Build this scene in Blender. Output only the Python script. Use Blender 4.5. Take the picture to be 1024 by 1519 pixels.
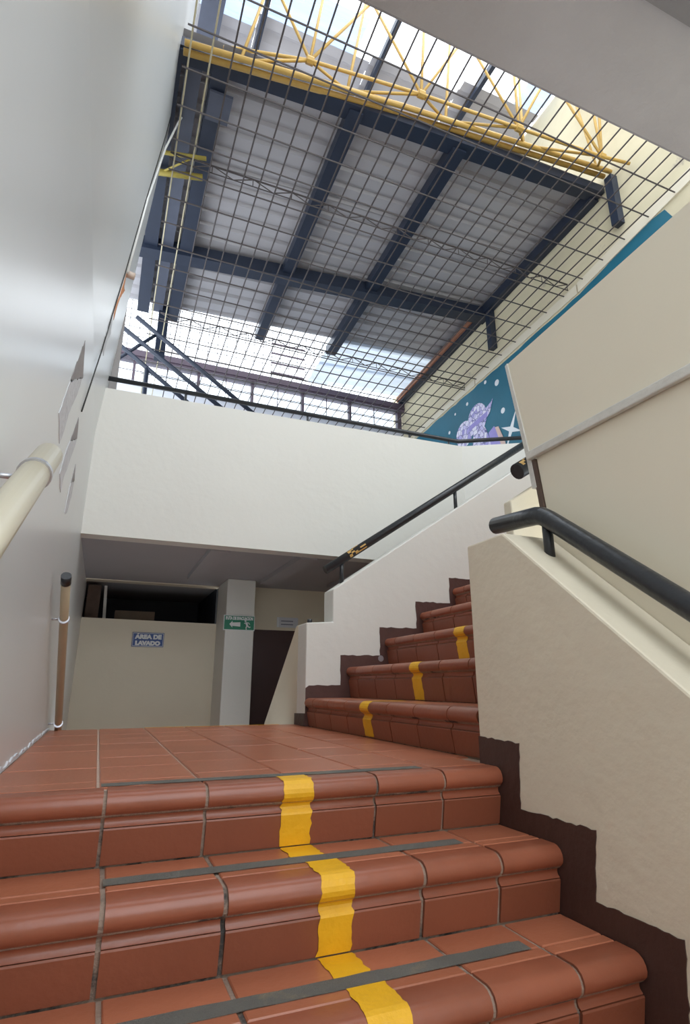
import bpy, bmesh, math, random
from mathutils import Vector, Matrix
random.seed(7)
R = math.radians
scene = bpy.context.scene
for o in list(bpy.data.objects): bpy.data.objects.remove(o)

# ------------------------------------------------------------------ camera, sky, exposure
EYE = 0.257
cam_d = bpy.data.cameras.new('camera'); cam = bpy.data.objects.new('camera', cam_d)
scene.collection.objects.link(cam); scene.camera = cam
cam.location = (0, 0, EYE); cam.rotation_euler = (R(90 + 17.1), 0, R(-22.6))
cam_d.sensor_width = 36; cam_d.sensor_fit = 'AUTO'; cam_d.lens = 840 / 1519 * 36
cam_d.clip_start = 0.02; cam_d.clip_end = 200

world = bpy.data.worlds.new('sky'); scene.world = world; world.use_nodes = True
bg = world.node_tree.nodes['Background']
bg.inputs[0].default_value = (0.86, 0.93, 1.0, 1); bg.inputs[1].default_value = 2.1
vs = scene.view_settings
vs.view_transform = 'Standard'; vs.look = 'None'; vs.gamma = 1; vs.use_curve_mapping = False
vs.exposure = 0.72

# high overcast sun, very soft, coming down through the skylight strip and the open side
sun_d = bpy.data.lights.new('sun', 'SUN'); sun_d.energy = .5; sun_d.angle = R(60); sun_d.color = (1, .97, .92)
sun = bpy.data.objects.new('sun', sun_d); scene.collection.objects.link(sun)
sun.location = (0, -4, 9); sun.rotation_euler = (R(38), R(-8), 0)

# ------------------------------------------------------------------ materials
def material(name, col, rough=.6, var=.12, vscale=6, bump=.0, bscale=40, metal=0, rnd=0, spec=.5, dirt=None, dscale=3, dthr=.62, coat=0):
    m = bpy.data.materials.new(name); m.use_nodes = True
    nt = m.node_tree; N = nt.nodes; L = nt.links
    b = N['Principled BSDF']; b.inputs['Roughness'].default_value = rough; b.inputs['Metallic'].default_value = metal
    b.inputs['Specular IOR Level'].default_value = spec; b.inputs['Coat Weight'].default_value = coat
    tc = N.new('ShaderNodeTexCoord')
    n1 = N.new('ShaderNodeTexNoise'); n1.inputs['Scale'].default_value = vscale; n1.inputs['Detail'].default_value = 6
    L.new(tc.outputs['Object'], n1.inputs['Vector'])
    mx = N.new('ShaderNodeMix'); mx.data_type = 'RGBA'
    c = Vector(col)
    mx.inputs[6].default_value = (*(c * (1 - var)), 1); mx.inputs[7].default_value = (*[min(1, v) for v in c * (1 + var)], 1)
    L.new(n1.outputs['Fac'], mx.inputs[0]); out = mx.outputs[2]
    if rnd:
        oi = N.new('ShaderNodeObjectInfo'); hs = N.new('ShaderNodeHueSaturation')
        mr = N.new('ShaderNodeMapRange'); mr.inputs[3].default_value = 1 - rnd; mr.inputs[4].default_value = 1 + rnd
        L.new(oi.outputs['Random'], mr.inputs[0]); L.new(mr.outputs[0], hs.inputs['Value']); L.new(out, hs.inputs['Color']); out = hs.outputs[0]
    if dirt is not None:
        n3 = N.new('ShaderNodeTexNoise'); n3.inputs['Scale'].default_value = dscale; n3.inputs['Detail'].default_value = 9; n3.inputs['Roughness'].default_value = .7
        L.new(tc.outputs['Object'], n3.inputs['Vector'])
        rp = N.new('ShaderNodeValToRGB'); rp.color_ramp.elements[0].position = dthr; rp.color_ramp.elements[1].position = dthr + .1
        L.new(n3.outputs['Fac'], rp.inputs[0])
        m2 = N.new('ShaderNodeMix'); m2.data_type = 'RGBA'; m2.inputs[7].default_value = (*dirt, 1)
        L.new(rp.outputs[0], m2.inputs[0]); L.new(out, m2.inputs[6]); out = m2.outputs[2]
    L.new(out, b.inputs['Base Color'])
    if bump:
        n2 = N.new('ShaderNodeTexNoise'); n2.inputs['Scale'].default_value = bscale; n2.inputs['Detail'].default_value = 5
        L.new(tc.outputs['Object'], n2.inputs['Vector'])
        bp = N.new('ShaderNodeBump'); bp.inputs['Strength'].default_value = bump; bp.inputs['Distance'].default_value = .01
        L.new(n2.outputs['Fac'], bp.inputs['Height']); L.new(bp.outputs[0], b.inputs['Normal'])
    return m

M = dict(
    cream=material('cream_paint', (.71, .645, .51), .55, .05, 2, .25, 18),
    creamr=material('rough_cream_paint', (.71, .645, .51), .6, .06, 2.5, .5, 13),
    white=material('white_paint', (.70, .69, .645), .55, .04, 1.5, .25, 14),
    left=material('glossy_offwhite_paint', (.72, .74, .745), .3, .04, 1.2, .08, 6),
    brown=material('brown_paint', (.060, .030, .024), .45, .2, 12, .25, 30, dirt=(.5, .45, .38), dscale=26, dthr=.74),
    brown2=material('brown_paint_chipped', (.085, .04, .034), .45, .2, 12, .25, 30, dirt=(.7, .66, .6), dscale=9, dthr=.70),
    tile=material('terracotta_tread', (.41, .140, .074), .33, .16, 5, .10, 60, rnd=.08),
    riser=material('terracotta_riser_shaded', (.235, .073, .038), .40, .16, 5, .12, 50, rnd=.10),  # same terracotta as the treads, darkened to paint in the shade on risers
    nose=material('terracotta_nosing', (.285, .086, .044), .34, .18, 9, .15, 25, rnd=.08, coat=.05),  # tread terracotta again, darkened partway for the shade on the step edge
    grout=material('grout', (.30, .22, .17), .9, .3, 30, .6, 60, dirt=(.06, .055, .05), dscale=7, dthr=.52),
    groutl=material('landing_grout', (.52, .39, .31), .9, .25, 30, .4, 60),
    yellow=material('yellow_floor_paint', (.80, .43, .012), .5, .14, 14, .25, 60, dirt=(.45, .2, .03), dscale=30, dthr=.68),
    tape=material('grey_grip_tape', (.13, .125, .11), .85, .3, 8, .5, 300, dirt=(.20, .17, .12), dscale=6, dthr=.55),
    black=material('black_enamel', (.022, .024, .028), .32, .3, 30, .25, 35, dirt=(.10, .11, .12), dscale=40, dthr=.70),
    wear=material('rust_wear', (.55, .34, .10), .7, .3, 60),
    ivory=material('ivory_tube', (.66, .60, .45), .32, .1, 3),
    tan=material('tan_tube', (.45, .37, .25), .35, .12, 5),
    steel=material('bracket_steel', (.55, .56, .60), .3, .1, 10, metal=.7),
    concrete=material('soffit_concrete', (.33, .31, .305), .85, .12, 3, .45, 22),
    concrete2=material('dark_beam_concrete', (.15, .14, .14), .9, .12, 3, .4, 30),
    underside=material('underside_paint', (.36, .35, .36), .8, .08, 2),
    panel=material('panel_paint', (.76, .69, .55), .5, .04, 1.6, .12, 10),
    trim=material('trim_strip', (.62, .60, .55), .5, .15, 20, .3, 40, dirt=(.25, .24, .22), dscale=25, dthr=.66),
    wood=material('dark_wood', (.10, .062, .045), .7, .3, 14),
    door=material('maroon_door', (.062, .030, .030), .45, .12, 8),
    blue=material('sign_blue', (.035, .085, .28), .45, .06, 20),
    green=material('sign_green', (.018, .20, .115), .45, .06, 20),
    print=material('sign_white', (.75, .77, .78), .5, .03, 20),
    paper=material('paper', (.62, .64, .68), .7, .04, 20),
    ink=material('ink', (.20, .21, .28), .7, .1, 20),
    roof=material('roof_sheet', (.43, .415, .43), .45, .14, 1.6, .12, 9, rnd=.08),
    navy=material('navy_steel', (.016, .024, .046), .45, .2, 8),
    plate=material('grey_blue_plate', (.075, .085, .12), .5, .2, 8),
    purple=material('window_frame_steel', (.085, .060, .085), .5, .2, 10),
    rust=material('rusty_edge', (.30, .13, .075), .8, .3, 12),
    wire=material('mesh_wire', (.075, .062, .060), .6, .25, 30),
    wirel=material('painted_wire', (.50, .45, .30), .6, .2, 30),
    yel=material('yellow_truss_paint', (.50, .31, .075), .5, .18, 12),
    olive=material('olive_truss_paint', (.38, .30, .06), .55, .18, 12),
    plaster=material('bare_plaster', (.66, .67, .70), .9, .2, 30, .9, 25),
    recess=material('render_recess_shade', (.33, .31, .31), .85, .15, 20),  # dark tone paints the shade in the upper part of the wall recesses
    orange=material('orange_chip', (.72, .30, .12), .7, .2, 20),
    cable=material('cable_black', (.03, .03, .03), .6, .1, 20),
    conduit=material('white_conduit', (.80, .80, .78), .4, .05, 10),
    pink=material('pvc_stub', (.62, .50, .42), .45, .1, 10),
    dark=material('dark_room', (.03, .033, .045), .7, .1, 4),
    card=material('cardboard', (.20, .15, .11), .8, .1, 10),
    pale=material('pale_far_wall', (.62, .64, .70), .7, .06, 3),
    ufloor=material('upper_floor', (.35, .30, .26), .6, .1, 3),
    lilac=None,
)

def block_mat():
    m = material('rough_block_wall', (.62, .55, .38), .85, .14, 2.2, .6, 9, dirt=(.38, .33, .26), dscale=3.2, dthr=.60)
    nt = m.node_tree; N = nt.nodes; L = nt.links; b = N['Principled BSDF']
    return m
M['block'] = block_mat()
M['teal'] = material('teal_mural_paint', (.010, .125, .19), .5, .35, 1.3, .25, 9)

def facet_mat():
    m = bpy.data.materials.new('faceted_lilac_paint'); m.use_nodes = True
    N = m.node_tree.nodes; L = m.node_tree.links; b = N['Principled BSDF']; b.inputs['Roughness'].default_value = .5
    tc = N.new('ShaderNodeTexCoord'); v = N.new('ShaderNodeTexVoronoi'); v.inputs['Scale'].default_value = 13
    L.new(tc.outputs['Object'], v.inputs['Vector'])
    v2 = N.new('ShaderNodeTexVoronoi'); v2.feature = 'DISTANCE_TO_EDGE'; v2.inputs['Scale'].default_value = 13
    L.new(tc.outputs['Object'], v2.inputs['Vector'])
    sx = N.new('ShaderNodeSeparateColor'); L.new(v.outputs['Color'], sx.inputs[0])
    rp = N.new('ShaderNodeValToRGB'); e = rp.color_ramp.elements
    e[0].color = (.30, .27, .62, 1); e[1].color = (.80, .78, .88, 1); x = rp.color_ramp.elements.new(.35); x.color = (.52, .48, .75, 1)
    L.new(sx.outputs[0], rp.inputs[0])
    r2 = N.new('ShaderNodeValToRGB'); r2.color_ramp.elements[0].position = .02; r2.color_ramp.elements[1].position = .06
    L.new(v2.outputs['Distance'], r2.inputs[0])
    mx = N.new('ShaderNodeMix'); mx.data_type = 'RGBA'; mx.inputs[6].default_value = (.10, .10, .25, 1)
    L.new(r2.outputs[0], mx.inputs[0]); L.new(rp.outputs[0], mx.inputs[7]); L.new(mx.outputs[2], b.inputs['Base Color'])
    return m
M['lilac'] = facet_mat()
M['violet'] = material('violet_paint', (.30, .26, .60), .5, .15, 12)
M['skin'] = material('peach_paint', (.62, .45, .38), .5, .1, 12)

def translucent(name, col, fac=.6):
    m = bpy.data.materials.new(name); m.use_nodes = True
    N = m.node_tree.nodes; L = m.node_tree.links
    for n in list(N): N.remove(n)
    o = N.new('ShaderNodeOutputMaterial'); d = N.new('ShaderNodeBsdfDiffuse'); t = N.new('ShaderNodeBsdfTranslucent'); mx = N.new('ShaderNodeMixShader')
    tc = N.new('ShaderNodeTexCoord'); n = N.new('ShaderNodeTexNoise'); n.inputs['Scale'].default_value = 2.5
    mp = N.new('ShaderNodeMapping'); mp.inputs['Scale'].default_value = (.3, 6, 1); L.new(tc.outputs['Object'], mp.inputs[0]); L.new(mp.outputs[0], n.inputs['Vector'])
    c = N.new('ShaderNodeMix'); c.data_type = 'RGBA'; c.inputs[6].default_value = (*[x * .75 for x in col], 1); c.inputs[7].default_value = (*col, 1)
    L.new(n.outputs['Fac'], c.inputs[0]); L.new(c.outputs[2], d.inputs[0]); L.new(c.outputs[2], t.inputs[0])
    mx.inputs[0].default_value = fac; L.new(d.outputs[0], mx.inputs[1]); L.new(t.outputs[0], mx.inputs[2]); L.new(mx.outputs[0], o.inputs[0])
    return m
M['skylight'] = translucent('translucent_blue_sheet', (.55, .66, .90), .45)
M['pale_sheet'] = translucent('translucent_pale_sheet', (.75, .82, .92), .45)
def glass_mat():
    m = bpy.data.materials.new('window_glass'); m.use_nodes = True
    N = m.node_tree.nodes; L = m.node_tree.links
    for n in list(N): N.remove(n)
    o = N.new('ShaderNodeOutputMaterial'); a = N.new('ShaderNodeBsdfTransparent'); a.inputs[0].default_value = (.95, .98, 1, 1)
    g = N.new('ShaderNodeBsdfGlossy'); g.inputs['Roughness'].default_value = .02; mx = N.new('ShaderNodeMixShader'); fr = N.new('ShaderNodeFresnel')
    L.new(fr.outputs[0], mx.inputs[0]); L.new(a.outputs[0], mx.inputs[1]); L.new(g.outputs[0], mx.inputs[2]); L.new(mx.outputs[0], o.inputs[0])
    return m
M['glass'] = glass_mat()

# ------------------------------------------------------------------ helpers
col = scene.collection
def link(name, me, mat, parent=None, loc=None):
    o = bpy.data.objects.new(name, me); col.objects.link(o)
    if mat and not me.materials: me.materials.append(M[mat])
    w = Vector(loc) if loc is not None else Vector((0, 0, 0))
    if parent:
        o.parent = parent
        p = Vector(parent.location); g = parent.parent
        while g: p += Vector(g.location); g = g.parent
        w = w - p
    o.location = w
    return o
def empty(name, loc, label, cat=None, group=None, kind=None):
    o = bpy.data.objects.new(name, None); col.objects.link(o); o.location = loc; o.empty_display_size = .1
    return tag(o, label, cat, group, kind)
def tag(o, label=None, cat=None, group=None, kind=None):
    if label: o['label'] = label
    if cat: o['category'] = cat
    if group: o['group'] = group
    if kind: o['kind'] = kind
    return o
def mesh(name, verts, faces, smooth=False):
    me = bpy.data.meshes.new(name); me.from_pydata([tuple(v) for v in verts], [], faces)
    bm = bmesh.new(); bm.from_mesh(me); bmesh.ops.recalc_face_normals(bm, faces=bm.faces); bm.to_mesh(me); bm.free()
    if smooth:
        for p in me.polygons: p.use_smooth = True
    me.update(); return me
def prism_data(pts, axis, a0, a1):
    f = {'X': lambda p, a: (a, p[0], p[1]), 'Y': lambda p, a: (p[0], a, p[1]), 'Z': lambda p, a: (p[0], p[1], a)}[axis]
    n = len(pts); v = [f(p, a0) for p in pts] + [f(p, a1) for p in pts]
    F = [tuple(range(n)), tuple(range(2 * n - 1, n - 1, -1))] + [(i, (i + 1) % n, n + (i + 1) % n, n + i) for i in range(n)]
    return v, F
def prism(name, pts, axis, a0, a1, mat, parent=None, bev=0, seg=2):
    v, F = prism_data(pts, axis, a0, a1)
    o = link(name, mesh(name, v, F), mat, parent)
    if bev: bevel(o, bev, seg)
    return o
def bevel(o, w, seg=2):
    b = o.modifiers.new('bevel', 'BEVEL'); b.width = w; b.segments = seg; b.limit_method = 'ANGLE'; b.angle_limit = R(35)
def box(name, x0, x1, y0, y1, z0, z1, mat, parent=None, bev=0):
    return prism(name, [(x0, y0), (x1, y0), (x1, y1), (x0, y1)], 'Z', z0, z1, mat, parent, bev)
def ring_frame(d):
    d = d.normalized(); a = Vector((0, 0, 1)) if abs(d.z) < .9 else Vector((1, 0, 0))
    u = d.cross(a).normalized(); return u, d.cross(u).normalized()
def tube_data(path, r, n=8, cap=True):
    P = [Vector(p) for p in path]; V = []; F = []
    u, w = ring_frame(P[1] - P[0]); prev = (P[1] - P[0]).normalized()
    for i, p in enumerate(P):
        if i == 0: t = P[1] - P[0]; k = 1
        elif i == len(P) - 1: t = P[-1] - P[-2]; k = 1
        else:
            a = (P[i] - P[i - 1]).normalized(); b = (P[i + 1] - P[i]).normalized(); t = a + b; k = 1
        t = t.normalized(); q = prev.rotation_difference(t); u = q @ u; w = q @ w; prev = t
        if 0 < i < len(P) - 1:
            a = (P[i] - P[i - 1]).normalized(); c = max(.5, a.dot(t)); bn = (P[i + 1] - P[i]).normalized() - a
        for j in range(n):
            an = 2 * math.pi * j / n; d = u * math.cos(an) * r + w * math.sin(an) * r
            if 0 < i < len(P) - 1 and bn.length > 1e-4:
                bd = bn.normalized(); d = d + bd * d.dot(bd) * (1 / c - 1)
            V.append(p + d)
    for i in range(len(P) - 1):
        for j in range(n):
            F.append((i * n + j, i * n + (j + 1) % n, (i + 1) * n + (j + 1) % n, (i + 1) * n + j))
    if cap: F.append(tuple(range(n - 1, -1, -1))); F.append(tuple(range((len(P) - 1) * n, len(P) * n)))
    return V, F
def tube(name, path, r, mat, parent=None, n=8, smooth=True):
    V, F = tube_data(path, r, n); me = mesh(name, V, F)
    if smooth:
        for p in me.polygons: p.use_smooth = len(p.vertices) == 4
    return link(name, me, mat, parent)
def lump(parts):
    V = []; F = []
    for v, f in parts:
        k = len(V); V += list(v); F += [tuple(i + k for i in q) for q in f]
    return V, F
def plate(name, pts3, off, mat, parent=None):
    """thin slab: polygon pts3 extruded by vector off"""
    n = len(pts3); v = [Vector(p) for p in pts3] + [Vector(p) + Vector(off) for p in pts3]
    F = [tuple(range(n)), tuple(range(2 * n - 1, n - 1, -1))] + [(i, (i + 1) % n, n + (i + 1) % n, n + i) for i in range(n)]
    return link(name, mesh(name, v, F), mat, parent)
def jag(pts, step=.03, amp=.004, seed=1, fixed=()):
    """roughen a polyline by subdividing and jittering, like a hand-painted edge"""
    rg = random.Random(seed); out = []
    for i in range(len(pts) - 1):
        a = Vector(pts[i]); b = Vector(pts[i + 1]); n = max(1, int((b - a).length / step))
        for k in range(n):
            p = a.lerp(b, k / n)
            if k: p += Vector((rg.uniform(-amp, amp), rg.uniform(-amp, amp)))
            out.append(tuple(p))
    out.append(tuple(pts[-1])); return out

# ------------------------------------------------------------------ main dimensions
XL, XR = -.255, 1.27            # left wall, right stair wall
Y0, G, H = 1.725, .247, .175    # top riser, going, rise of the lower flight
XP = 1.50                       # partition panel plane
YF = 3.84                       # far wall of the upper flight
XU, GU, HU = 1.34, .307, .207   # upper flight: first riser, going, rise
YB = 4.60                       # balcony face
XM = 5.0                        # mural wall
UF = 1.84                       # upper floor level
LF = -1.05                      # lower floor level
def xl(z): return XL + .08 * max(0, z - 2.2)

# ------------------------------------------------------------------ setting: walls
# left wall: plumb below, leaning slightly inwards above
def left_wall():
    zs = [-1.6, 0, 1.2, 2.0, 2.2, 2.6, 3.4, 4.5, 5.6, 7.0, 8.6]
    def sheet(y0, y1, zs):
        V = []; F = []
        for z in zs:
            V += [(xl(z), y0, z), (xl(z), y1, z), (xl(z) - .22, y1, z), (xl(z) - .22, y0, z)]
        for i in range(len(zs) - 1):
            for j in range(4): F.append((4 * i + j, 4 * i + (j + 1) % 4, 4 * i + 4 + (j + 1) % 4, 4 * i + 4 + j))
        F += [(0, 1, 2, 3), tuple(4 * (len(zs) - 1) + j for j in (3, 2, 1, 0))]
        return V, F
    V, F = lump([sheet(-2.2, YB + .16, [-1.6, 0, 1.2, 2.2]), sheet(YB + .16, 7.0, [-1.6, 0, 1.36])])
    o = link('wall_left', mesh('wall_left', V, F), 'left')
    V, F = sheet(-2.2, YB + .16, [2.2, 2.6, 3.4, 4.5, 5.6, 7.0, 8.6])
    u = link('wall_left_upper', mesh('wall_left_upper', V, F), 'left')
    tag(u, 'upper part of the glossy off-white wall, leaning slightly inwards', None, None, 'structure')
    return tag(o, 'tall glossy off-white wall with chipped paint beside the stairs', None, None, 'structure')
wall_left = left_wall()
PATCH = [('d', [(2.73, 1.888), (2.906, 1.776), (2.39, 1.48)]),
 ('l', [(2.39, 1.48), (2.88, 1.762), (2.745, 1.597), (2.515, 1.39), (2.43, 1.258), (2.36, 1.183), (2.193, 1.239), (2.268, 1.333)]),
 ('d', [(3.005, 1.597), (3.091, 1.513), (2.766, 1.363)]),
 ('l', [(2.766, 1.363), (3.091, 1.513), (2.973, 1.389), (2.852, 1.28), (2.718, 1.164), (2.69, 1.082), (2.541, 1.118), (2.634, 1.247)]),
 ('d', [(3.239, 1.424), (3.325, 1.355), (3.122, 1.271)]),
 ('l', [(3.122, 1.271), (3.292, 1.343), (3.271, 1.239), (3.154, 1.12), (3.016, 1.081), (3.06, 1.182)]),
 ('o', [(4.063, 3.35), (4.117, 3.261), (4.252, 3.322), (4.036, 3.097), (3.97, 2.949), (3.961, 2.839), (3.889, 2.848), (3.892, 2.939), (3.987, 3.108)]),
 ('l', [(3.869, 2.804), (3.99, 2.739), (3.885, 2.614), (3.878, 2.483), (3.751, 2.468), (3.717, 2.576)]),
 ('d', [(4.64, 7.5), (4.70, 7.2), (4.66, 7.0), (4.62, 7.2)]), ('d', [(4.66, 5.8), (4.70, 5.6), (4.60, 5.3), (4.60, 5.5)])]
for i, (k, pts) in enumerate(PATCH):
    pts = jag(pts + [pts[0]], .05, .008, i)[:-1]
    plate('chip_recess_patch', [(xl(z) - .002, y, z) for y, z in pts], (.004, 0, 0), {'d': 'recess', 'l': 'plaster', 'o': 'orange'}[k], wall_left)  # dark triangles are painted recess shade; the rest is plaster and orange chips
# brown rust stain at the base, hairline of crumbling plaster where wall meets landing
pts = [(1.775, .0)] + jag([(1.775, .012), (4.1, .012)], .04, .008, 5) + [(4.1, 0)]
plate('plaster_crumbs', [(XL, y, z) for y, z in pts], (.006, 0, 0), 'plaster', wall_left)

# right stair wall (low, sloping cap)
def rw():
    pts = [(1.81, -1.6), (1.81, .781), (1.59, .781), (.967, .239), (-.9, -1.386), (-.9, -1.6)]
    o = prism('wall_right', pts, 'X', XR, XP - .002, 'creamr', None, .008)
    tag(o, 'low cream stair wall with sloping cap beside the lower flight', None, None, 'structure')
    top = [(1.81, .088), (1.592, .082), (1.612, -.112), (1.305, -.110), (1.335, -.283), (1.08, -.283), (1.10, -.45), (.84, -.455), (.85, -.63), (.59, -.635), (.6, -.81), (.35, -.82)]
    up = jag(top, .018, .003, 3)
    low = [(.35, -1.2), (.6, -1.1), (.85, -.9), (1.1, -.75), (1.35, -.55), (1.6, -.4), (1.81, -.2)]
    plate('brown_band', [(XR + .001, y, z) for y, z in up + low], (-.004, 0, 0), 'brown', o)
    return o
wall_right = rw()

# far wall of the upper flight with stepped newel block, and the wall that slopes down beyond the landing
def fw():
    pts = [(1.305, -1.2), (1.305, .686), (1.505, .70), (1.505, .935), (3.359, 2.194), (4.25, 2.80), (4.25, -1.2)]
    o = prism('wall_flight', pts, 'Y', YF, YF + .19, 'white', None, .008)
    tag(o, 'white wall with stepped brown skirting behind the upper flight', None, None, 'structure')
    s = prism('descending_parapet', [(YF + .19, -1.2), (YF + .19, .686), (4.071, .68), (4.92, -.077), (5.6, -.68), (5.6, -1.2)], 'X', 1.305, 1.45, 'cream', o)
    top = [(1.306, .245), (1.33, .262)] ; x, z = 1.563, .265
    top.append((x, z))
    for i in range(7): top += [(x, z + .203), (x + .313, z + .207)]; x += .313; z += .207
    up = jag(top, .03, .004, 9)
    low = [(x, z - .6), (1.9, 0), (1.45, -.1), (1.306, -.1)]
    plate('brown_band', [(X, YF - .004, z) for X, z in up + low], (0, .005, 0), 'brown2', o)
    plate('brown_patch', [(1.301, YF, 0), (1.301, YF + .22, 0), (1.301, YF + .22, .075), (1.301, YF, .082)], (.005, 0, 0), 'brown', o)
    V, F = tube_data([(1.88, YF - .007, .45), (1.88, YF + .002, .45)], .022, 14)
    link('cover_plate', mesh('cover_plate', V, F), 'steel', o)
    return o
wall_flight = fw()
# near wall of the upper flight (mostly behind the partition panel)
o = prism('wall_flight_near', [(1.505, -1.2), (1.505, 1.0), (4.2, 2.72), (4.2, -1.2)], 'Y', 1.812, 1.86, 'cream', None, .006)
tag(o, 'cream low wall on the near side of the upper flight', None, None, 'structure')
box('wall_flight_infill', 1.40, 1.504, 1.812, 1.86, -1.2, .80, 'cream', o)

# balcony parapet, straight run and angled run
def balcony():
    o = prism('wall_balcony', [(-.6, 1.366), (-.6, 2.603), (3.245, 2.67), (3.245, 1.366)], 'Y', YB, YB + .15, 'white')
    tag(o, 'white balcony parapet above the wash area', None, None, 'structure')
    d = Vector((3.77 - 3.245, 4.285 - YB)).normalized(); n = Vector((-d.y, d.x)) * .15
    a = Vector((3.245, YB)); b = a + d * 1.05
    v, F = prism_data([a[:], b[:], (b + n)[:], (a + n)[:]], 'Z', 1.366, 2.67)
    q = link('angled_parapet', mesh('angled_parapet', v, F), 'white', o)
    return o
wall_balcony = balcony()

# slab of the upper floor / ceiling over the wash area
o = box('ceiling_back', -.6, XM, YB + .151, 9.3, 1.40, UF, 'underside'); tag(o, 'grey painted underside of the balcony slab', None, None, 'structure')
for x in (.75, 1.55, 2.35): box('ceiling_beam', x, x + .16, YB + .16, 6.2, 1.352, 1.40, 'underside', o)
# landing + lower floor
landing = tag(box('floor', XL, 1.44, Y0 + .03, 4.10, -.2, -.006, 'groutl'), 'terracotta tiled landing between the two flights', None, None, 'structure')
o = box('floor_lower', -.6, XM, 4.1, 7.6, LF - .1, LF, 'tile'); tag(o, 'lower red floor of the wash area', None, None, 'structure')
o = box('floor_base', XL, XR, -2.2, 0.02, -1.6, -1.401, 'tile'); tag(o, 'red floor at the foot of the lower flight', None, None, 'structure')
# back wall of the wash area with its long opening, and the wall round the door
def back():
    Y = 6.8
    pts = [(-.6, LF), (1.2, LF), (1.2, .955), (XL, .97), (XL, 1.388), (1.2, 1.385), (1.2, 1.399), (-.6, 1.399)]
    o = prism('wall_back', pts, 'Y', Y, Y + .14, 'cream'); tag(o, 'cream wall of the wash area below its long dark opening', None, None, 'structure')
    prism('door_wall', [(1.2, .90), (XM, .90), (XM, 1.399), (1.2, 1.399)], 'Y', 6.7, 6.84, 'cream', o)
    box('door_wall_side', 2.6, XM, 6.7, 6.84, LF, .9, 'cream', o)
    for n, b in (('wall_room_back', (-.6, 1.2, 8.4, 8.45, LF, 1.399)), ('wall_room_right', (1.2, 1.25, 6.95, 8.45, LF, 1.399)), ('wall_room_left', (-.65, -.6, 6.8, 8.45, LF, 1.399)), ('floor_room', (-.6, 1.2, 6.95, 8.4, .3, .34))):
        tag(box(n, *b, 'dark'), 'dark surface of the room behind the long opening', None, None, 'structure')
    return o
back()
door = box('door_1', 1.545, 2.6, 6.72, 6.76, LF, .9, 'door'); tag(door, 'dark maroon door behind the column', None, None, 'structure')
for x in (1.62, 2.12):
    box('door_panel', x, x + .4, 6.705, 6.72, -.05, .8, 'door', door); box('door_panel', x, x + .4, 6.705, 6.72, -.95, -.15, 'door', door)
colm = box('column', 1.195, 1.512, 6.25, 6.80, LF, 1.399, 'white', None, .008); tag(colm, 'square white column carrying the green exit sign', None, None, 'structure')
# mural wall
def mural():
    Y = -1.0
    o = box('wall_mural', XM, XM + .2, -1.0, 9.4, -1.2, 8.2, 'block'); tag(o, 'rough yellowish block wall with a teal mural along its lower part', None, None, 'structure')
    pts = [(9.0, UF)] + jag([(9.0, 4.68), (7.97, 4.73), (6.9, 4.788), (5.93, 4.836), (5.12, 4.895), (4.38, 4.936), (3.81, 5.05), (3.34, 5.12), (3.14, 5.11)], .12, .012, 4) + [(3.05, 4.9), (2.98, UF)]
    t = plate('mural_ground', [(XM - .001, y, z) for y, z in pts], (-.004, 0, 0), 'teal', o)
    # pale painted ledge strip above the mural
    for a, za, b, zb, h in ((8.6, 4.73, 6.6, 4.83, .10), (6.58, 4.83, 4.4, 4.96, .13), (4.38, 4.96, 2.3, 5.26, .14)):
        plate('ledge_strip', [(XM, a, za), (XM, b, zb), (XM, b, zb + h), (XM, a, za + h)], (-.02, 0, 0), 'cream', o)
    def disc(cy, cz, ry, rz, mat, k=0, n=20, ph=0):
        return plate('mural_shape', [(XM - .006 - k, cy + ry * math.cos(t * 2 * math.pi / n + ph), cz + rz * math.sin(t * 2 * math.pi / n + ph)) for t in range(n)], (-.002, 0, 0), mat, t)
    disc(6.98, 4.14, .23, .22, 'lilac'); disc(6.62, 4.24, .25, .26, 'lilac', .002)
    def shp(pts, mat, k=0): return plate('mural_shape', [(XM - .006 - k, y, z) for y, z in pts], (-.002, 0, 0), mat, t)
    shp([(6.72, 4.1), (6.50, 4.16), (6.40, 3.95), (6.28, 3.6), (6.24, 3.3), (6.85, 3.3), (6.82, 3.7)], 'lilac', .003)
    shp([(6.44, 4.3), (6.26, 4.36), (6.20, 4.40), (6.30, 4.2), (6.42, 4.14)], 'lilac', .004)
    shp([(6.84, 4.13), (6.36, 4.17), (6.34, 4.26), (6.84, 4.21)], 'violet', .005)
    shp([(6.36, 3.9), (6.22, 3.95), (6.1, 3.7), (6.06, 3.4), (6.28, 3.4)], 'violet', .005)
    shp([(6.2, 3.92), (6.12, 3.9), (6.0, 3.6), (6.0, 3.3), (6.1, 3.3), (6.1, 3.6)], 'skin', .007)
    st = []
    for i in range(8): r = (.30, .05)[i % 2] * (1 if i % 4 else .8); a = i * math.pi / 4 + .5; st.append((5.86 + r * math.cos(a), 3.74 + r * math.sin(a)))
    shp(st, 'print', 0)
    for y, z, r in ((6.85, 4.62, .03), (6.0, 4.1, .045), (6.08, 4.6, .05), (7.4, 4.35, .03), (7.9, 4.2, .025), (7.55, 4.05, .03), (6.35, 4.75, .03), (7.2, 4.6, .022), (5.5, 4.4, .04)): disc(y, z, r, r, 'print', 0, 12)
    return o
wall_mural = mural()
# far wall of the upper floor below its window band
o = box('wall_far', -3.0, XM, 9.0, 9.15, UF, 5.02, 'pale'); tag(o, 'pale far wall of the upper floor under the window band', None, None, 'structure')
o = box('wall_front_blocker', XL - .2, XP + .1, -2.4, -2.2, -1.6, 1.1, 'cream'); tag(o, 'unseen cream wall added behind the camera to cut frontal light', None, None, 'structure')  # out of view, added to hold frontal light off the risers
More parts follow.
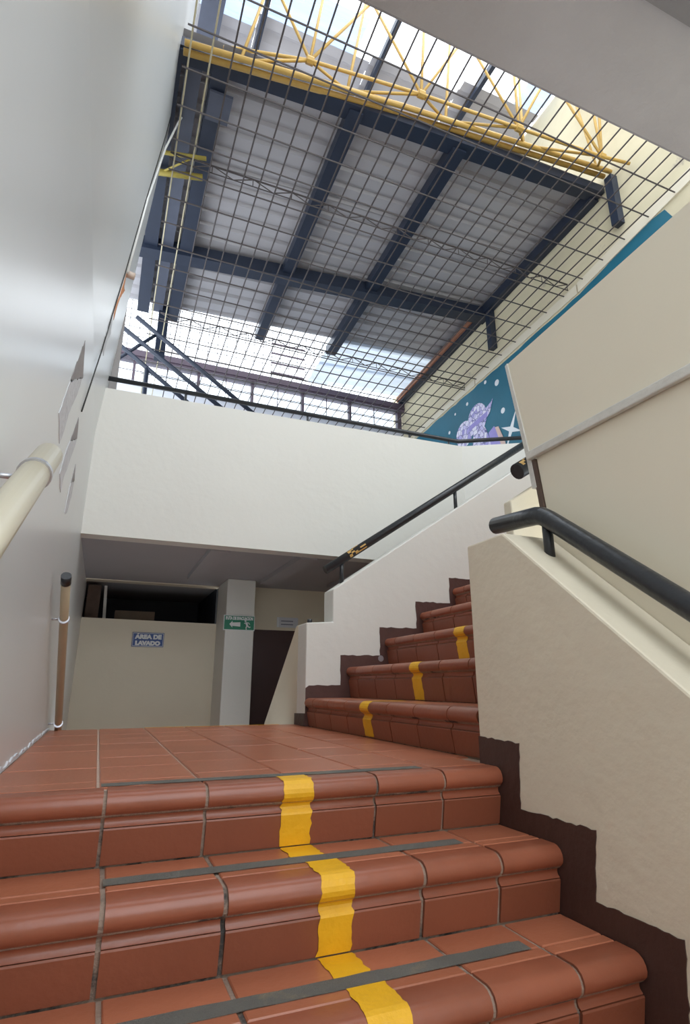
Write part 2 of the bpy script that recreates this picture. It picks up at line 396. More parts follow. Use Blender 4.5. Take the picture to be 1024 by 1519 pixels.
# concrete slab overhead with a beam
o = prism('ceiling', [(.30, 3.0), (1.48, 3.0), (1.50, 3.02), (1.50, 3.4), (.30, 3.4)], 'X', XL + .07, XM, 'concrete'); tag(o, 'rough grey concrete slab above the lower flight', None, None, 'structure')
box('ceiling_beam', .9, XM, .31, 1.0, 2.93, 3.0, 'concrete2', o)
o = box('wall_hall_blocker', XP + .12, XM, -1.2, -1.0, -1.2, 2.9, 'cream'); tag(o, 'unseen cream wall added beyond the partition panel to block sky light', None, None, 'structure')  # out of view, added to keep open sky light off the near wall

# ------------------------------------------------------------------ lower flight
NOSE = [(.045, 0), (-.010, 0), (-.022, -.003), (-.033, -.011), (-.039, -.022), (-.041, -.033), (-.038, -.044), (-.030, -.053), (-.019, -.058),
        (-.013, -.063), (-.011, -.070), (-.013, -.077), (-.020, -.084)]
NB = [(.02, -.084), (.02, -.02), (.045, -.02)]
RIS = [(-.0215, -.086), (-.023, -.090), (-.006, -.172), (.02, -.172), (.02, -.086)]
def nosed(y, z, s=1.0): return [(y + a, z + b * s) for a, b in NOSE + NB]
def piece(name, prof, axis, a0, a1, mat, parent):
    v, F = prism_data(prof, axis, a0, a1); me = mesh(name, v, F); o = link(name, me, mat, parent); return o
def tread_tile(name, x0, x1, y0, y1, z, mat, parent, th=.012, b=.003):
    v = [(x0, y0, z - th), (x1, y0, z - th), (x1, y1, z - th), (x0, y1, z - th),
         (x0, y0, z - b), (x1, y0, z - b), (x1, y1, z - b), (x0, y1, z - b),
         (x0 + b, y0 + b, z), (x1 - b, y0 + b, z), (x1 - b, y1 - b, z), (x0 + b, y1 - b, z)]
    F = [(8, 9, 10, 11)] + [(i, (i + 1) % 4, 4 + (i + 1) % 4, 4 + i) for i in range(4)] + [(4 + i, 4 + (i + 1) % 4, 8 + (i + 1) % 4, 8 + i) for i in range(4)]
    return link(name, mesh(name, v, F), mat, parent)

lower = empty('lower_flight', (.5, 1.0, -1.4), 'terracotta tiled lower flight of stairs rising to the landing', 'stairs')
NS = 8
core = []
for k in range(NS):
    y = Y0 - k * G; z = -k * H
    core += [(y + a + .006, z + b - .005) for a, b in NOSE[1:]] + [(y - .014, z - .09), (y + .002, z - .18)]
core += [(Y0 - (NS - 1) * G, -1.6), (Y0 + .028, -1.6), (Y0 + .028, -.006)]
prism('step_core', core, 'X', XL + .002, XR - .005, 'grout', lower)
GX = [XL + .003, .048, .303, .553, .808, 1.045, XR - .006]
for k in range(NS):
    y = Y0 - k * G; z = -k * H; sh = .012 * min(k, 3); g = .0055 if k else .0045
    xs = [GX[0]] + [x + sh for x in GX[1:-1]] + [GX[-1]]
    for i in range(6):
        a = xs[i] + (g if i else 0); b = xs[i + 1] - (g if i < 5 else 0)
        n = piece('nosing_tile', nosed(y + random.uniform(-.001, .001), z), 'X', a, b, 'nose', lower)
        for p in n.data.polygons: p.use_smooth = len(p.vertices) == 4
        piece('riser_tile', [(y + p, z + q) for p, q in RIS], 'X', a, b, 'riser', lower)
        if k:
            tread_tile('strip_tile', a, b, y + .050, y + .088, z, 'tile', lower)
            tread_tile('tread_tile', a, b, y + .094, y + G - .008, z, 'tile', lower)
# smooth shading limited by angle for the bullnoses
def auto_smooth(o, ang=40):
    me = o.data; bm = bmesh.new(); bm.from_mesh(me)
    for e in bm.edges:
        if len(e.link_faces) == 2: e.smooth = e.calc_face_angle(0) < R(ang)
    bm.to_mesh(me); bm.free()
for o in lower.children:
    if o.name.startswith('nosing'): auto_smooth(o)
def stripe(prof, w0, w1, mk, parent, seed):
    rg = random.Random(seed); pts = []
    for i in range(len(prof) - 1):
        a = Vector(prof[i]); b = Vector(prof[i + 1]); n = max(1, int((b - a).length / .012))
        pts += [a.lerp(b, j / n) for j in range(n)]
    pts.append(Vector(prof[-1])); V = []; F = []
    for p in pts: V += [mk(w0 + rg.uniform(-.0035, .0035), p), mk(w1 + rg.uniform(-.0035, .0035), p)]
    for i in range(len(pts) - 1): F.append((2 * i, 2 * i + 1, 2 * i + 3, 2 * i + 2))
    return link('yellow_stripe', mesh('yellow_stripe', V, F), 'yellow', parent)
SX = [(.515, .605), (.540, .627), (.550, .640), (.556, .648), (.56, .65), (.56, .65), (.56, .65), (.56, .65)]
def nose_path(e=.0016):
    out = [(.040, e), (-.010, e), (-.022 - e * .3, -.003 + e), (-.033 - e * .7, -.011 + e * .7), (-.039 - e, -.022), (-.041 - e, -.033), (-.038 - e, -.044), (-.030 - e, -.053 - e * .5),
           (-.020 - e, -.059), (-.0145 - e, -.064), (-.0125 - e, -.070), (-.0145 - e, -.077), (-.021 - e, -.085), (-.023 - e, -.090), (-.0065 - e, -.171)]
    return out
for k in range(5):
    y = Y0 - k * G; z = -k * H
    s0 = .085 if k else .055
    prof = [(y + s0, z + .0016)] + [(y + a, z + b) for a, b in nose_path()]
    stripe(prof, *SX[k], lambda w, p: (w, p.x, p.y), lower, 10 + k)
    yb = Y0 - (k + 1) * G
    stripe([(y - .01, z - H + .0016), (yb + .132, z - H + .0016)], SX[k][0] + .004, SX[k][1] + .004, lambda w, p: (w, p.x, p.y), lower, 30 + k)
def tape(x0, x1, ya, yb, z, parent, seed):
    # ya,yb: centre line y at x0 and x1
    top = jag([(x0, ya + .024), (x1, yb + .024)], .05, .0025, seed); bot = jag([(x1, yb - .024), (x0, ya - .024)], .05, .0025, seed + 1)
    plate('grip_tape', [(x, y, z) for x, y in top + bot], (0, 0, .0015), 'tape', parent)
tape(.037, 1.01, Y0 + .078, Y0 + .066, .0005, lower, 1)
tape(.06, 1.02, Y0 - G + .112, Y0 - G + .110, -H + .0005, lower, 3)
tape(.10, 1.037, Y0 - 2 * G + .108, Y0 - 2 * G + .112, -2 * H + .0005, lower, 5)
tape(.10, 1.0, Y0 - 3 * G + .11, Y0 - 3 * G + .11, -3 * H + .0005, lower, 7)

# landing tiles
LX = [XL + .003, .030, .300, .552, .815, 1.055, 1.335]
LY = [Y0 + .050, 1.885, 2.19, 2.475, 2.76, 3.045, 3.33, 3.61, 3.85, 4.098]
for i in range(6):
    off = (0, .0, .06, -.03, .02, .09)[i]
    ys = [LY[0]] + [min(y + off, 4.0) for y in LY[1:-1]] + [LY[-1]]
    for j in range(len(ys) - 1):
        a, b = LX[i] + .0042, LX[i + 1] - .0042
        if ys[j] < 1.82 and i == 5: b = XR - .003
        tread_tile('floor_tile', a, b, ys[j] + .0015, ys[j + 1] - .0015, random.uniform(-.0006, .0006), 'tile', landing)
box('edge_line', .3, 1.2, 4.085, 4.0985, 0.001, .002, 'yellow', landing)

# ------------------------------------------------------------------ upper flight
upper = empty('upper_flight', (2.4, 2.9, 0), 'terracotta tiled upper flight of stairs turning right off the landing', 'stairs')
UY0, UY1 = 1.862, YF - .006
core = []
NU = 8
ZU = [.18 + HU * i for i in range(NU)]
rs = HU / H
for i in range(NU):
    x = XU + i * GU; z = ZU[i]; zb = z - (HU if i else .18)
    core += [(x + .002, zb), (x - .012, z - .10)] + [(x + a + .006, z + b - .005) for a, b in reversed(NOSE[1:])]
core += [(XU + NU * GU + .3, ZU[-1] - .005), (XU + NU * GU + .3, -.3), (XU, -.3)]
prism('step_core', core, 'Y', UY0, UY1, 'grout', upper)
GY = [UY0, 2.065, 2.34, 2.605, 2.87, 3.14, 3.407, 3.68, UY1]
for i in range(NU):
    x = XU + i * GU; z = ZU[i]; zb = z - (HU if i else .18) + .003
    for j in range(8):
        a = GY[j] + (.0035 if j else 0); b = GY[j + 1] - (.0035 if j < 7 else 0)
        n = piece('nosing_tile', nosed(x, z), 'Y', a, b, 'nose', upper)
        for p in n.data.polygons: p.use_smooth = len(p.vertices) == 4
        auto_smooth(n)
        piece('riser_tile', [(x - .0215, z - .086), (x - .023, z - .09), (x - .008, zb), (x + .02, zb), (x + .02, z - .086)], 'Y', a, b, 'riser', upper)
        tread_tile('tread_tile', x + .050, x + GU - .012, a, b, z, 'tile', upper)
    if i < 5:
        e = nose_path(); e[-1] = (e[-1][0], zb - z + .001)
        stripe([(x + a, z + b) for a, b in [(.2, .0016)] + e], 2.812, 2.918, lambda w, p: (p.x, w, p.y), upper, 50 + i)
o = box('floor_upper', XU + NU * GU, XM, 1.0, YB + .15, UF - .3, UF, 'ufloor'); tag(o, 'floor at the head of the upper flight', None, None, 'structure')

# ------------------------------------------------------------------ partition panel
pp = empty('partition_panel', (XP + .02, .6, .0), 'large cream partition panel standing on the sloping stair wall', 'panel')
prism('lower_board', [(1.63, 1.14), (1.592, .792), (1.575, .735), (.967, .205), (-.9, -1.42), (-.9, 1.14)], 'X', XP, XP + .03, 'panel', pp)
prism('upper_board', [(1.737, 1.606), (1.655, 1.141), (-.9, 1.141), (-.9, 1.80), (.863, 1.668)], 'X', XP - .004, XP + .03, 'panel', pp)
prism('trim_strip', [(1.662, 1.120), (1.662, 1.153), (-.9, 1.155), (-.9, 1.118)], 'X', XP - .024, XP - .004, 'trim', pp, .004)
prism('edge_strip', [(1.752, 1.60), (1.675, 1.13), (1.66, 1.0), (1.638, 1.0), (1.654, 1.13), (1.737, 1.606)], 'X', XP - .010, XP + .045, 'trim', pp)
prism('post', [(1.655, 1.118), (1.628, .86), (1.60, .80), (1.584, .80), (1.61, .9), (1.632, 1.118)], 'X', XP - .006, XP + .04, 'wood', pp)

# ------------------------------------------------------------------ handrails
def cap_end(name, p, d, r, parent): pass
h1 = empty('handrail', (1.385, 1.489, .68), 'thick black handrail with bent end on the low cream stair wall', 'handrail')
arc = [(1.385, 1.77, .866), (1.385, 1.535, .842), (1.385, 1.505, .832), (1.385, 1.475, .812), (1.385, 1.01, .450), (1.385, -.8, -.96)]
tube('rail', arc, .033, 'black', h1, 16)
tube('post', [(1.385, 1.489, .675), (1.385, 1.489, .80)], .018, 'black', h1, 12)
tube('post', [(1.385, .45, -.23), (1.385, .45, .0)], .018, 'black', h1, 12)
h2 = empty('handrail', (2.4, 3.93, 1.1), 'slim black handrail with worn paint on the white wall of the upper flight', 'handrail')
tube('rail', [(1.475, 3.93, 1.09), (4.2, 3.93, 2.945)], .033, 'black', h2, 14)
for x, z in ((1.608, 1.0), (2.67, 1.715), (3.75, 2.45)): tube('post', [(x, 3.93, z), (x, 3.93, z + .16)], .016, 'black', h2, 10)
def wear(parent, p0, p1, r, side, seed, n=18, m=6):
    """flaked patches hugging the rail where the paint is worn through"""
    rg = random.Random(seed); P = [Vector(p0).lerp(Vector(p1), i / m) for i in range(m + 1)]
    V, F = tube_data(P, r, n, False); c = lambda f: sum((Vector(V[i]) for i in f), Vector()) / 4
    keep = []
    for f in F:
        q = c(f); ax = Vector(p0).lerp(Vector(p1), ((q - Vector(p0)).dot(Vector(p1) - Vector(p0))) / (Vector(p1) - Vector(p0)).length_squared)
        if (q - ax).normalized().dot(Vector(side).normalized()) > .55 and rg.random() < .33: keep.append(f)
    link('worn_patch', mesh('worn_patch', V, keep), 'wear', parent)
wear(h2, (1.66, 3.93, 1.2159), (1.80, 3.93, 1.3112), .0337, (-.3, -1, .4), 4)
h3 = empty('handrail', (1.8, 1.9, 1.1), 'short stub of thick black handrail emerging from behind the partition panel', 'handrail')
tube('rail', [(1.575, 1.837, 1.148), (3.9, 1.837, 2.63)], .036, 'black', h3, 16)
wear(h3, (1.59, 1.837, 1.1576), (1.63, 1.837, 1.1831), .0366, (-.6, -1, .3), 2, 18, 3)
for x in (1.75, 2.9): tube('post', [(x, 1.837, 1.14 + (x - 1.505) * .638 - .15), (x, 1.837, 1.148 + (x - 1.575) * .637)], .016, 'black', h3, 10)
h4 = empty('balcony_rail', (1.5, YB + .07, 2.64), 'long black pipe rail along the top of the white balcony parapet', 'railing')
d = Vector((3.77 - 3.245, 4.285 - YB, 0)).normalized()
yb = YB + .05
tube('rail', [(-.5, yb, 2.725), (3.24, yb, 2.745), tuple(Vector((3.24, yb, 2.745)) + d * 1.0)], .021, 'black', h4, 10)
for x in (.42, 1.55, 2.65, 3.12, ): tube('post', [(x, yb, 2.60), (x, yb, 2.735)], .011, 'black', h4, 8)
h5 = empty('wall_handrail', (-.2, 1.2, .6), 'ivory round handrail on a steel bracket on the glossy left wall', 'handrail')
tube('rail', [(-.172, 1.43, .785), (-.172, .2, .0)], .030, 'ivory', h5, 20)
def hook(y, z, parent, mat='steel', r=.034):
    pts = [(XL, y, z - .02), (XL + .03, y, z - .02)] + [(-.172 + r * math.cos(a), y - .010 * math.sin(a), z + r * math.sin(a)) for a in [R(210 + 20 * i) for i in range(9)]]
    tube('bracket', pts, .006, mat, parent, 8)
    return pts
for yy, zz in ((1.262, .678), (.62, .268)):
    V, F = tube_data([(-.172, yy - .0065, zz - .004), (-.172, yy + .0065, zz + .004)], .034, 20)
    ringo = link('bracket', mesh('bracket', V, F, False), 'steel', h5)
    tube('bracket_arm', [(XL, yy, zz - .012), (-.205, yy, zz - .012)], .006, 'steel', ringo, 8)
    box('bracket_foot', XL, XL + .004, yy - .01, yy + .01, zz - .04, zz + .015, 'steel', ringo)
h6 = empty('wall_handrail', (-.21, 3.6, .3), 'tan handrail with black end cap on the left wall past the landing', 'handrail')
tube('rail', [(-.200, 2.99, .735), (-.200, 3.35, .50), (-.2, 4.15, -.02), (-.2, 5.4, -.83)], .021, 'tan', h6, 14)
tube('end_cap', [(-.200, 2.955, .757), (-.200, 3.0, .728)], .0235, 'black', h6, 14)
for yy, zz in ((3.22, .585), (4.05, .045)):
    V, F = tube_data([(-.2, yy - .007, zz - .004 + .002), (-.2, yy + .007, zz - .006)], .026, 16)
    ringo = link('bracket', mesh('bracket', V, F), 'steel', h6)
    tube('bracket_arm', [(XL, yy, zz - .005), (-.222, yy, zz - .005)], .005, 'steel', ringo, 8)

# small knob on the newel block
o = tube('pipe_stub', [(1.345, YF + .05, .688), (1.345, YF + .05, .715)], .018, 'black', None, 12); tag(o, 'small dark pipe stub on top of the white newel block', 'pipe')

# ------------------------------------------------------------------ signs
def text_mesh(name, body, size, w, mat, parent, x, y, z, off=.0):
    c = bpy.data.curves.new(name, 'FONT'); c.body = body; c.size = size; c.align_x = 'CENTER'; c.align_y = 'CENTER'; c.extrude = .0008; c.offset = off
    t = bpy.data.objects.new(name, c); col.objects.link(t)
    bpy.context.view_layer.update()
    me = bpy.data.meshes.new_from_object(t.evaluated_get(bpy.context.evaluated_depsgraph_get())); bpy.data.objects.remove(t)
    xs = [v.co.x for v in me.vertices]; ys = [v.co.y for v in me.vertices]
    k = w / (max(xs) - min(xs)); cx = (max(xs) + min(xs)) / 2; cy = (max(ys) + min(ys)) / 2
    for v in me.vertices: v.co = Vector(((v.co.x - cx) * k, -v.co.z, (v.co.y - cy) * (size / (max(ys) - min(ys)))))
    me.materials.clear()
    return link(name, me, mat, parent, (x, y, z))
s1 = empty('wall_sign', (.451, 6.79, .75), 'small blue sign with white lettering on the wash area wall', 'sign')
box('board', .283, .619, 6.786, 6.799, .674, .829, 'blue', s1)
for x0, x1, z0, z1 in ((.289, .613, .818, .823), (.289, .613, .680, .685), (.289, .293, .685, .818), (.609, .613, .685, .818)): box('border', x0, x1, 6.784, 6.786, z0, z1, 'print', s1)
text_mesh('lettering', 'ÁREA DE', .062, .285, 'print', s1, .451, 6.784, .788, .0045)
text_mesh('lettering', 'LAVADO', .050, .265, 'print', s1, .451, 6.784, .714, .0045)
s2 = empty('exit_sign', (1.345, 6.24, .92), 'green evacuation route sign with arrow and running figure on the column', 'sign')
box('board', 1.172, 1.515, 6.236, 6.249, .838, 1.0, 'print', s2)
box('face', 1.180, 1.507, 6.234, 6.236, .846, .992, 'green', s2)
text_mesh('lettering', 'RUTA DE EVACUACION', .036, .300, 'print', s2, 1.344, 6.233, .967, .002)
plate('arrow', [(1.235, 6.2335, .902), (1.268, 6.2335, .938), (1.268, 6.2335, .920), (1.355, 6.2335, .926), (1.355, 6.2335, .878), (1.268, 6.2335, .884), (1.268, 6.2335, .866)], (0, -.001, 0), 'print', s2)
def runner():
    cx, cz, y = 1.425, .900, 6.2335
    P = []
    def limb(a, b, w):
        a = Vector(a); b = Vector(b); d = (b - a).normalized(); n = Vector((-d.y, d.x)) * w / 2
        q = [a + n, b + n, b - n, a - n]; v = [(cx + p.x, y, cz + p.y) for p in q] + [(cx + p.x, y - .001, cz + p.y) for p in q]
        P.append((v, [(0, 1, 2, 3), (7, 6, 5, 4), (0, 1, 5, 4), (1, 2, 6, 5), (2, 3, 7, 6), (3, 0, 4, 7)]))
    limb((-.006, .026), (.008, -.012), .022); limb((.008, -.01), (-.006, -.03), .012); limb((-.006, -.028), (-.002, -.052), .010)
    limb((.008, -.010), (.028, -.026), .012); limb((.028, -.028), (.044, -.022), .010)
    limb((-.006, .024), (-.028, .014), .009); limb((-.004, .022), (.022, .022), .009); limb((.022, .022), (.034, .004), .008)
    n = 12; hd = [(cx - .014 + .011 * math.cos(i * 2 * math.pi / n), cz + .042 + .011 * math.sin(i * 2 * math.pi / n)) for i in range(n)]
    P.append(([(a, y, b) for a, b in hd] + [(a, y - .001, b) for a, b in hd], [tuple(range(n)), tuple(range(2 * n - 1, n - 1, -1))]))
    V, F = lump(P); link('running_figure', mesh('running_figure', V, F), 'print', s2)
runner()
s3 = empty('paper_notice', (2.03, 6.69, .99), 'white paper notice above the maroon door', 'notice')
box('sheet', 1.898, 2.165, 6.694, 6.699, .935, 1.055, 'paper', s3)
box('margin', 1.898, 1.925, 6.691, 6.694, .937, 1.053, 'print', s3)
for z in (1.005, .965): box('printed_line', 1.95, 2.10, 6.692, 6.694, z, z + .012, 'ink', s3)

# things behind the long opening
o = box('wooden_board', XL + .02, XL + .16, 7.0, 7.04, .35, 1.36, 'wood'); tag(o, 'dark wooden board leaning in the long opening', 'board')
o = plate('white_pole', [(XL + .24, 7.02, .35), (XL + .28, 7.02, .35), (XL + .22, 7.02, 1.36), (XL + .19, 7.02, 1.36)], (0, .03, 0), 'trim'); tag(o, 'thin white pole beside the dark board in the opening', 'pole')
o = box('cardboard_box', .08, .52, 7.15, 7.5, .34, 1.10, 'card', None, .006); tag(o, 'brown cardboard box seen through the long opening', 'box')
box('flap', .08, .52, 7.13, 7.15, .98, 1.10, 'card', o)

# cable, conduit and pipe stub on the left wall
cab = [(3.09, 1.672), (3.686, 2.409), (3.78, 2.744), (3.94, 3.252), (4.138, 4.143), (4.5, 5.337), (4.64, 6.4)]
o = tube('power_cable', [(xl(z) + .004, y, z) for y, z in cab], .004, 'cable', None, 6); tag(o, 'thin dark cable running up the glossy left wall', 'cable')
con = [(xl(3.3) + .012, 3.99, 3.3), (xl(4.2) + .012, 4.16, 4.2), (xl(4.639) + .015, 4.339, 4.639), (xl(5.1) + .03, 4.447, 5.107), (xl(5.6) + .08, 4.55, 5.6), (.22, 4.62, 6.05)]
o = tube('white_conduit', con, .010, 'conduit', None, 8); tag(o, 'thin white conduit bending away from the left wall', 'conduit')
o = tube('pipe_stub', [(xl(3.36) - .005, 4.087, 3.362), (xl(3.36) + .06, 4.10, 3.362)], .028, 'pink', None, 14); tag(o, 'short beige pipe stub sticking out of the left wall', 'pipe')

# ------------------------------------------------------------------ roof
def rz(x, y): return 6.1 - .064 * (y - 3.9) + .05 * (x - 5)
roof = empty('roof', (2.5, 6, 6.0), 'grey corrugated metal roof on dark blue steel beams', None, None, 'structure')
def sheet(name, x0, x1, y0, y1, mat, parent, zf=rz, lift=0, pitch=.21):
    prof = []; y = y0
    while y < y1:
        for dy, dz in ((0, 0), (.125, 0), (.15, .035), (.185, .035)):
            if y + dy < y1: prof.append((y + dy, dz))
        y += pitch
    prof.append((y1, 0)); V = []; F = []
    for yy, dz in prof: V += [(x0, yy, zf(x0, yy) + dz + lift), (x1, yy, zf(x1, yy) + dz + lift)]
    for i in range(len(prof) - 1): F.append((2 * i, 2 * i + 1, 2 * i + 3, 2 * i + 2))
    return link(name, mesh(name, V, F), mat, parent)
bays = [(-.9, .40, 7.6), (.40, 1.73, 7.6), (1.73, 2.96, 7.6), (2.96, 5.0, 8.95)]
for bi, (x0, x1, ye) in enumerate(bays):
    ys = [3.86, 5.12, 6.30, 7.6] + ([8.28, 8.95] if ye > 8 else [])
    for i in range(len(ys) - 1):
        sheet('roof_sheet', x0 + .002, x1 - .002, ys[i], ys[i + 1] + (.08 if i < len(ys) - 2 else 0), 'roof' if ys[i] < 7.5 else 'pale_sheet', roof, rz, .012 * (len(ys) - i))
def beam(name, a, b, w, h, mat, parent, drop=0):
    """box beam from a to b, top following the roof, width w sideways, depth h"""
    a = Vector(a); b = Vector(b); d = (b - a).normalized(); s = Vector((d.y, -d.x, 0)).normalized() * w / 2; dn = Vector((0, 0, -h)); o = Vector((0, 0, -drop))
    V = [a + s + o, a - s + o, a - s + o + dn, a + s + o + dn, b + s + o, b - s + o, b - s + o + dn, b + s + o + dn]
    return link(name, mesh(name, V, [(0, 1, 2, 3), (7, 6, 5, 4), (0, 1, 5, 4), (1, 2, 6, 5), (2, 3, 7, 6), (3, 0, 4, 7)]), mat, parent)
for x, ye, w in ((-.02, 7.6, .16), (.40, 7.7, .15), (1.75, 7.75, .15), (2.98, 7.8, .17), (4.93, 8.95, .13)):
    beam('rafter', (x, 3.9, rz(x, 3.9)), (x, ye, rz(x, ye)), w, .14, 'navy', roof, .015)
beam('purlin', (-.9, 3.98, rz(-.9, 3.98)), (4.99, 3.88, rz(5, 3.88)), .17, .11, 'navy', roof, .02)
beam('purlin', (-.9, 6.42, rz(-.9, 6.4)), (4.99, 6.2, rz(5, 6.2)), .19, .18, 'navy', roof, .02)
beam('rust_edge', (4.85, 6.3, rz(4.85, 6.3)), (4.85, 8.95, rz(4.85, 8.95)), .03, .10, 'rust', roof, .02)
for y, z0, z1 in ((3.66, 5.36, 6.05), (6.05, 5.15, 5.92)): box('wall_bracket', XM - .10, XM - .002, y - .05, y + .05, z0, z1, 'navy', roof)
beam('gutter', (.17, 4.0, rz(.17, 4.0)), (.17, 7.6, rz(.17, 7.6)), .15, .05, 'plate', roof, .06)
box('gusset_plate', .34, .56, 4.15, 4.45, 5.66, 5.69, 'plate', roof)
box('roof_post', .20, .34, 7.55, 7.68, 4.75, rz(.27, 7.6), 'navy', roof)
# upper roof with skylight strip
uro = empty('upper_roof', (2.5, 5.5, 8.2), 'higher grey and translucent roof sheets beyond the yellow truss', None, None, 'structure')
flat = lambda x, y: 8.2 + .02 * (y - 5)
for x0, x1, ya in ((-.9, .9, 5.08), (.9, 2.4, 4.90), (2.4, 3.7, 4.80), (3.7, 4.98, 4.62)):
    sheet('roof_sheet', x0, x1 - .004, ya, 7.2, 'roof', uro, flat, 0, .30)
sheet('skylight_sheet', -.9, .9, 4.0, 5.12, 'skylight', uro, flat, .03, .30)
sheet('skylight_sheet', 1.0, 2.2, 4.45, 4.94, 'skylight', uro, flat, .03, .30)
sheet('skylight_sheet', 4.55, 4.98, 4.1, 4.66, 'skylight', uro, flat, .03, .30)
for x in (.95, 2.5, 3.9): beam('hanger_beam', (x, 4.2, 8.17), (x, 6.8, 8.2), .06, .09, 'navy', uro)
beam('edge_beam', (.36, 4.2, 8.1), (.30, 7.0, 8.1), .26, .10, 'plate', uro)

# ------------------------------------------------------------------ yellow truss
tr = empty('yellow_truss', (2.8, 3.8, 6.0), 'yellow tubular space truss along the near edge of the roof', 'truss')
for dy, dz, r in ((0, .03, .030), (-.06, .06, .028), (-.10, .0, .026)):
    tube('chord', [(.06, 3.86 + dy, 5.59 + dz), (2.25, 3.84 + dy, 5.91 + dz), (4.95, 3.74 + dy, 6.12 + dz)], r, 'yel', tr, 8)
nodes = [(1.197, 3.752), (2.347, 3.625), (3.501, 3.538), (4.592, 3.453)]
tube('node_chord', [(.06, 4.08, 6.0), (.477, 3.93, 6.0)] + [(x, y, 6.0) for x, y in nodes] + [(4.96, 3.40, 6.0)], .018, 'yel', tr, 8)
joints = [(.55, 3.80, 5.70), (1.60, 3.79, 5.86), (2.72, 3.76, 5.98), (3.72, 3.72, 6.06), (4.78, 3.68, 6.14)]
for i, (x, y) in enumerate(nodes):
    N_ = (x, y, 6.0)
    bm_v, bm_f = tube_data([(x - .035, y, 6.0), (x + .035, y, 6.0)], .040, 8); link('node', mesh('node', bm_v, bm_f), 'yel', tr)
    for j in (i, i + 1): tube('web', [N_, joints[j]], .016, 'yel', tr, 6)
    for dx, dy in ((-.56, .26), (.26, .22), (.92, .12)): tube('web', [N_, (min(x + dx, 4.94), y + dy, 7.8)], .016, 'yel', tr, 6)
for x, y, z in joints: tube('web', [(x, y, z), (min(x + .36, 4.94), y + .3, 7.8)], .016, 'yel', tr, 6)
tube('top_chord', [(.1, 4.05, 7.8), (4.9, 3.75, 7.8)], .022, 'yel', tr, 8)
ot = empty('olive_truss', (.1, 4.4, 5.5), 'short olive yellow pipe truss beside the left wall end', 'truss')
tube('chord', [(-.4, 4.98, 5.55), (.42, 4.80, 5.55)], .022, 'olive', ot, 8); tube('chord', [(-.4, 5.25, 5.55), (.42, 5.05, 5.55)], .035, 'olive', ot, 8)
for a, b in (((-.3, 4.96), (0, 5.15)), ((.0, 5.15), (.3, 4.83))): tube('web', [(*a, 5.55), (*b, 5.55)], .012, 'olive', ot, 6)

# ------------------------------------------------------------------ security mesh
def mz(y): return 5.2 - .08 * (y - 3)
sm = empty('security_mesh', (2.5, 6, 5.0), 'dark wire security mesh stretched below the roof', 'mesh')
SX0, SY0, SY1 = -.16, 1.9, 8.9
mv, mf = tube_data([(0, SY0, mz(SY0)), (0, SY1, mz(SY1))], .0080, 5); wl = mesh('long_wire', mv, mf); wl.materials.append(M['wire'])
wl2 = wl.copy(); wl2.materials.clear(); wl2.materials.append(M['wirel'])
nx = 31
for i in range(nx + 1):
    x = .10 + i * .1655
    if x > 4.99: break
    link('long_wire', wl if x > .3 else wl2, None, sm, (x, 0, 0))
mv, mf = tube_data([(.06, 0, 0), (XM - .024, 0, 0)], .0080, 5); wc = mesh('cross_wire', mv, mf); wc.materials.append(M['wire'])
y = 2.02
while y < 8.9:
    link('cross_wire', wc, None, sm, (0, y, mz(y) - .012)); y += .323
def joist(y, x0, x1, label, dep=.10):
    j = empty('lattice_joist', ((x0 + x1) / 2, y, mz(y)), label, 'joist')
    zt = mz(y) + dep; zb = mz(y) + .010
    tube('top_chord', [(x0, y, zt), (x1, y, zt)], .010, 'wire', j, 6)
    tube('bottom_chord', [(x0, y, zb), (x1, y, zb)], .006, 'wire', j, 6)
    n = int((x1 - x0) / .38); w = (x1 - x0) / n
    for i in range(n):
        tube('web', [(x0 + i * w, y, zt), (x0 + (i + .5) * w, y, zb)], .006, 'wire', j, 5); tube('web', [(x0 + (i + .5) * w, y, zb), (x0 + (i + 1) * w, y, zt)], .006, 'wire', j, 5)
        tube('web', [(x0 + (i + .98) * w, y, zt), (x0 + (i + .98) * w, y, zb)], .005, 'wire', j, 5)
joist(4.52, .06, XM - .03, 'thin steel lattice joist under the mesh between the two dark purlins')
joist(6.85, .2, XM - .03, 'thin steel lattice joist near the window band')

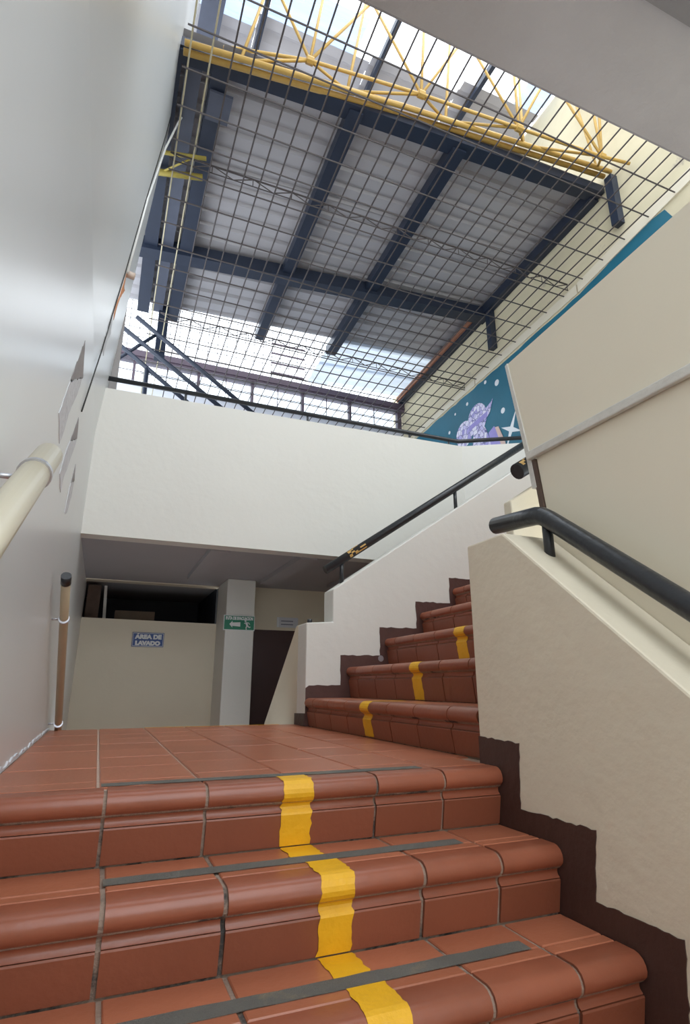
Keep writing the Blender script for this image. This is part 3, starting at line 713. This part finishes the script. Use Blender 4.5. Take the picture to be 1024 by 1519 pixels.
# ------------------------------------------------------------------ far window band
wf = tag(box('window_1', -3.0, 4.99, 8.92, 9.12, 5.46, 5.62, 'purple'), 'long clerestory window band with dark steel frame on the far wall', None, None, 'structure')
box('sill', -3.0, 4.99, 8.95, 9.12, 5.02, 5.06, 'pale', wf)
xs = [-3.0, -1.9, -.9, -.05, 1.0, 1.95, 2.9, 3.85, 4.93]
for i, x in enumerate(xs): box('mullion', x - .022 - (.04 if i == 8 else 0), x + .022, 8.98, 9.08, 5.06, 5.46, 'purple', wf)
for i in range(len(xs) - 1):
    a, b = xs[i] + .022, xs[i + 1] - .022 - (.04 if i == 7 else 0)
    m = (a + b) / 2
    box('pane', a, m - .006, 9.025, 9.03, 5.06, 5.46, 'glass', wf); box('pane', m + .006, b, 9.025, 9.03, 5.06, 5.46, 'glass', wf)
    box('muntin', m - .006, m + .006, 9.015, 9.04, 5.06, 5.46, 'purple', wf); box('muntin', a, b, 9.016, 9.024, 5.27, 5.282, 'purple', wf)
box('lining', -3.0, 4.99, 8.90, 8.92, 5.50, 5.53, 'purple', wf)
gr = empty('window_grille', (1.2, 8.97, 5.62), 'thin upright wire grille standing on the window band', 'grille')
mv, mf = tube_data([(0, 0, 0), (0, 0, 1.0)], .006, 5); gw = mesh('upright_wire', mv, mf); gw.materials.append(M['wire'])
for i in range(25): link('upright_wire', gw, None, gr, (-.7 + i * .165, 8.97, 5.62))
mv, mf = tube_data([(-.75, 0, 0), (3.35, 0, 0)], .006, 5); gw2 = mesh('level_wire', mv, mf); gw2.materials.append(M['wire'])
for i in range(6): link('level_wire', gw2, None, gr, (0, 8.955, 5.72 + i * .17))
for i in range(4): box('shelf_bar', 2.25, 2.9, 8.93, 8.95, 5.72 + i * .2, 5.75 + i * .2, 'purple', gr)
# sloping pipe railing beyond the balcony on the left
sp = empty('sloping_railing', (.5, 6.0, 3.3), 'dark diagonal pipe railing behind the left end of the balcony', 'railing')
for a, b in (((-.073, 4.278), (1.45, 3.25)), ((-.30, 4.17), (1.07, 3.25)), ((-.30, 3.94), (.67, 3.25))): tube('pipe', [(a[0], 6.0, a[1]), (b[0], 6.0, b[1])], .026, 'navy', sp, 8)
tube('brace', [(-.30, 6.03, 3.62), (.16, 6.03, 4.125)], .020, 'navy', sp, 8)
tube('foot', [(.1, 6.0, UF), (.1, 6.0, 3.66)], .026, 'navy', sp, 8); tube('foot', [(1.45, 6.0, UF), (1.45, 6.0, 3.25)], .026, 'navy', sp, 8)
o = box('wall_strip', -.36, -.15, YB + .17, YB + .26, UF, 6.0, 'concrete'); o.name = 'wall_end'
tag(o, 'grey end post of the left wall above the balcony', None, None, 'structure')
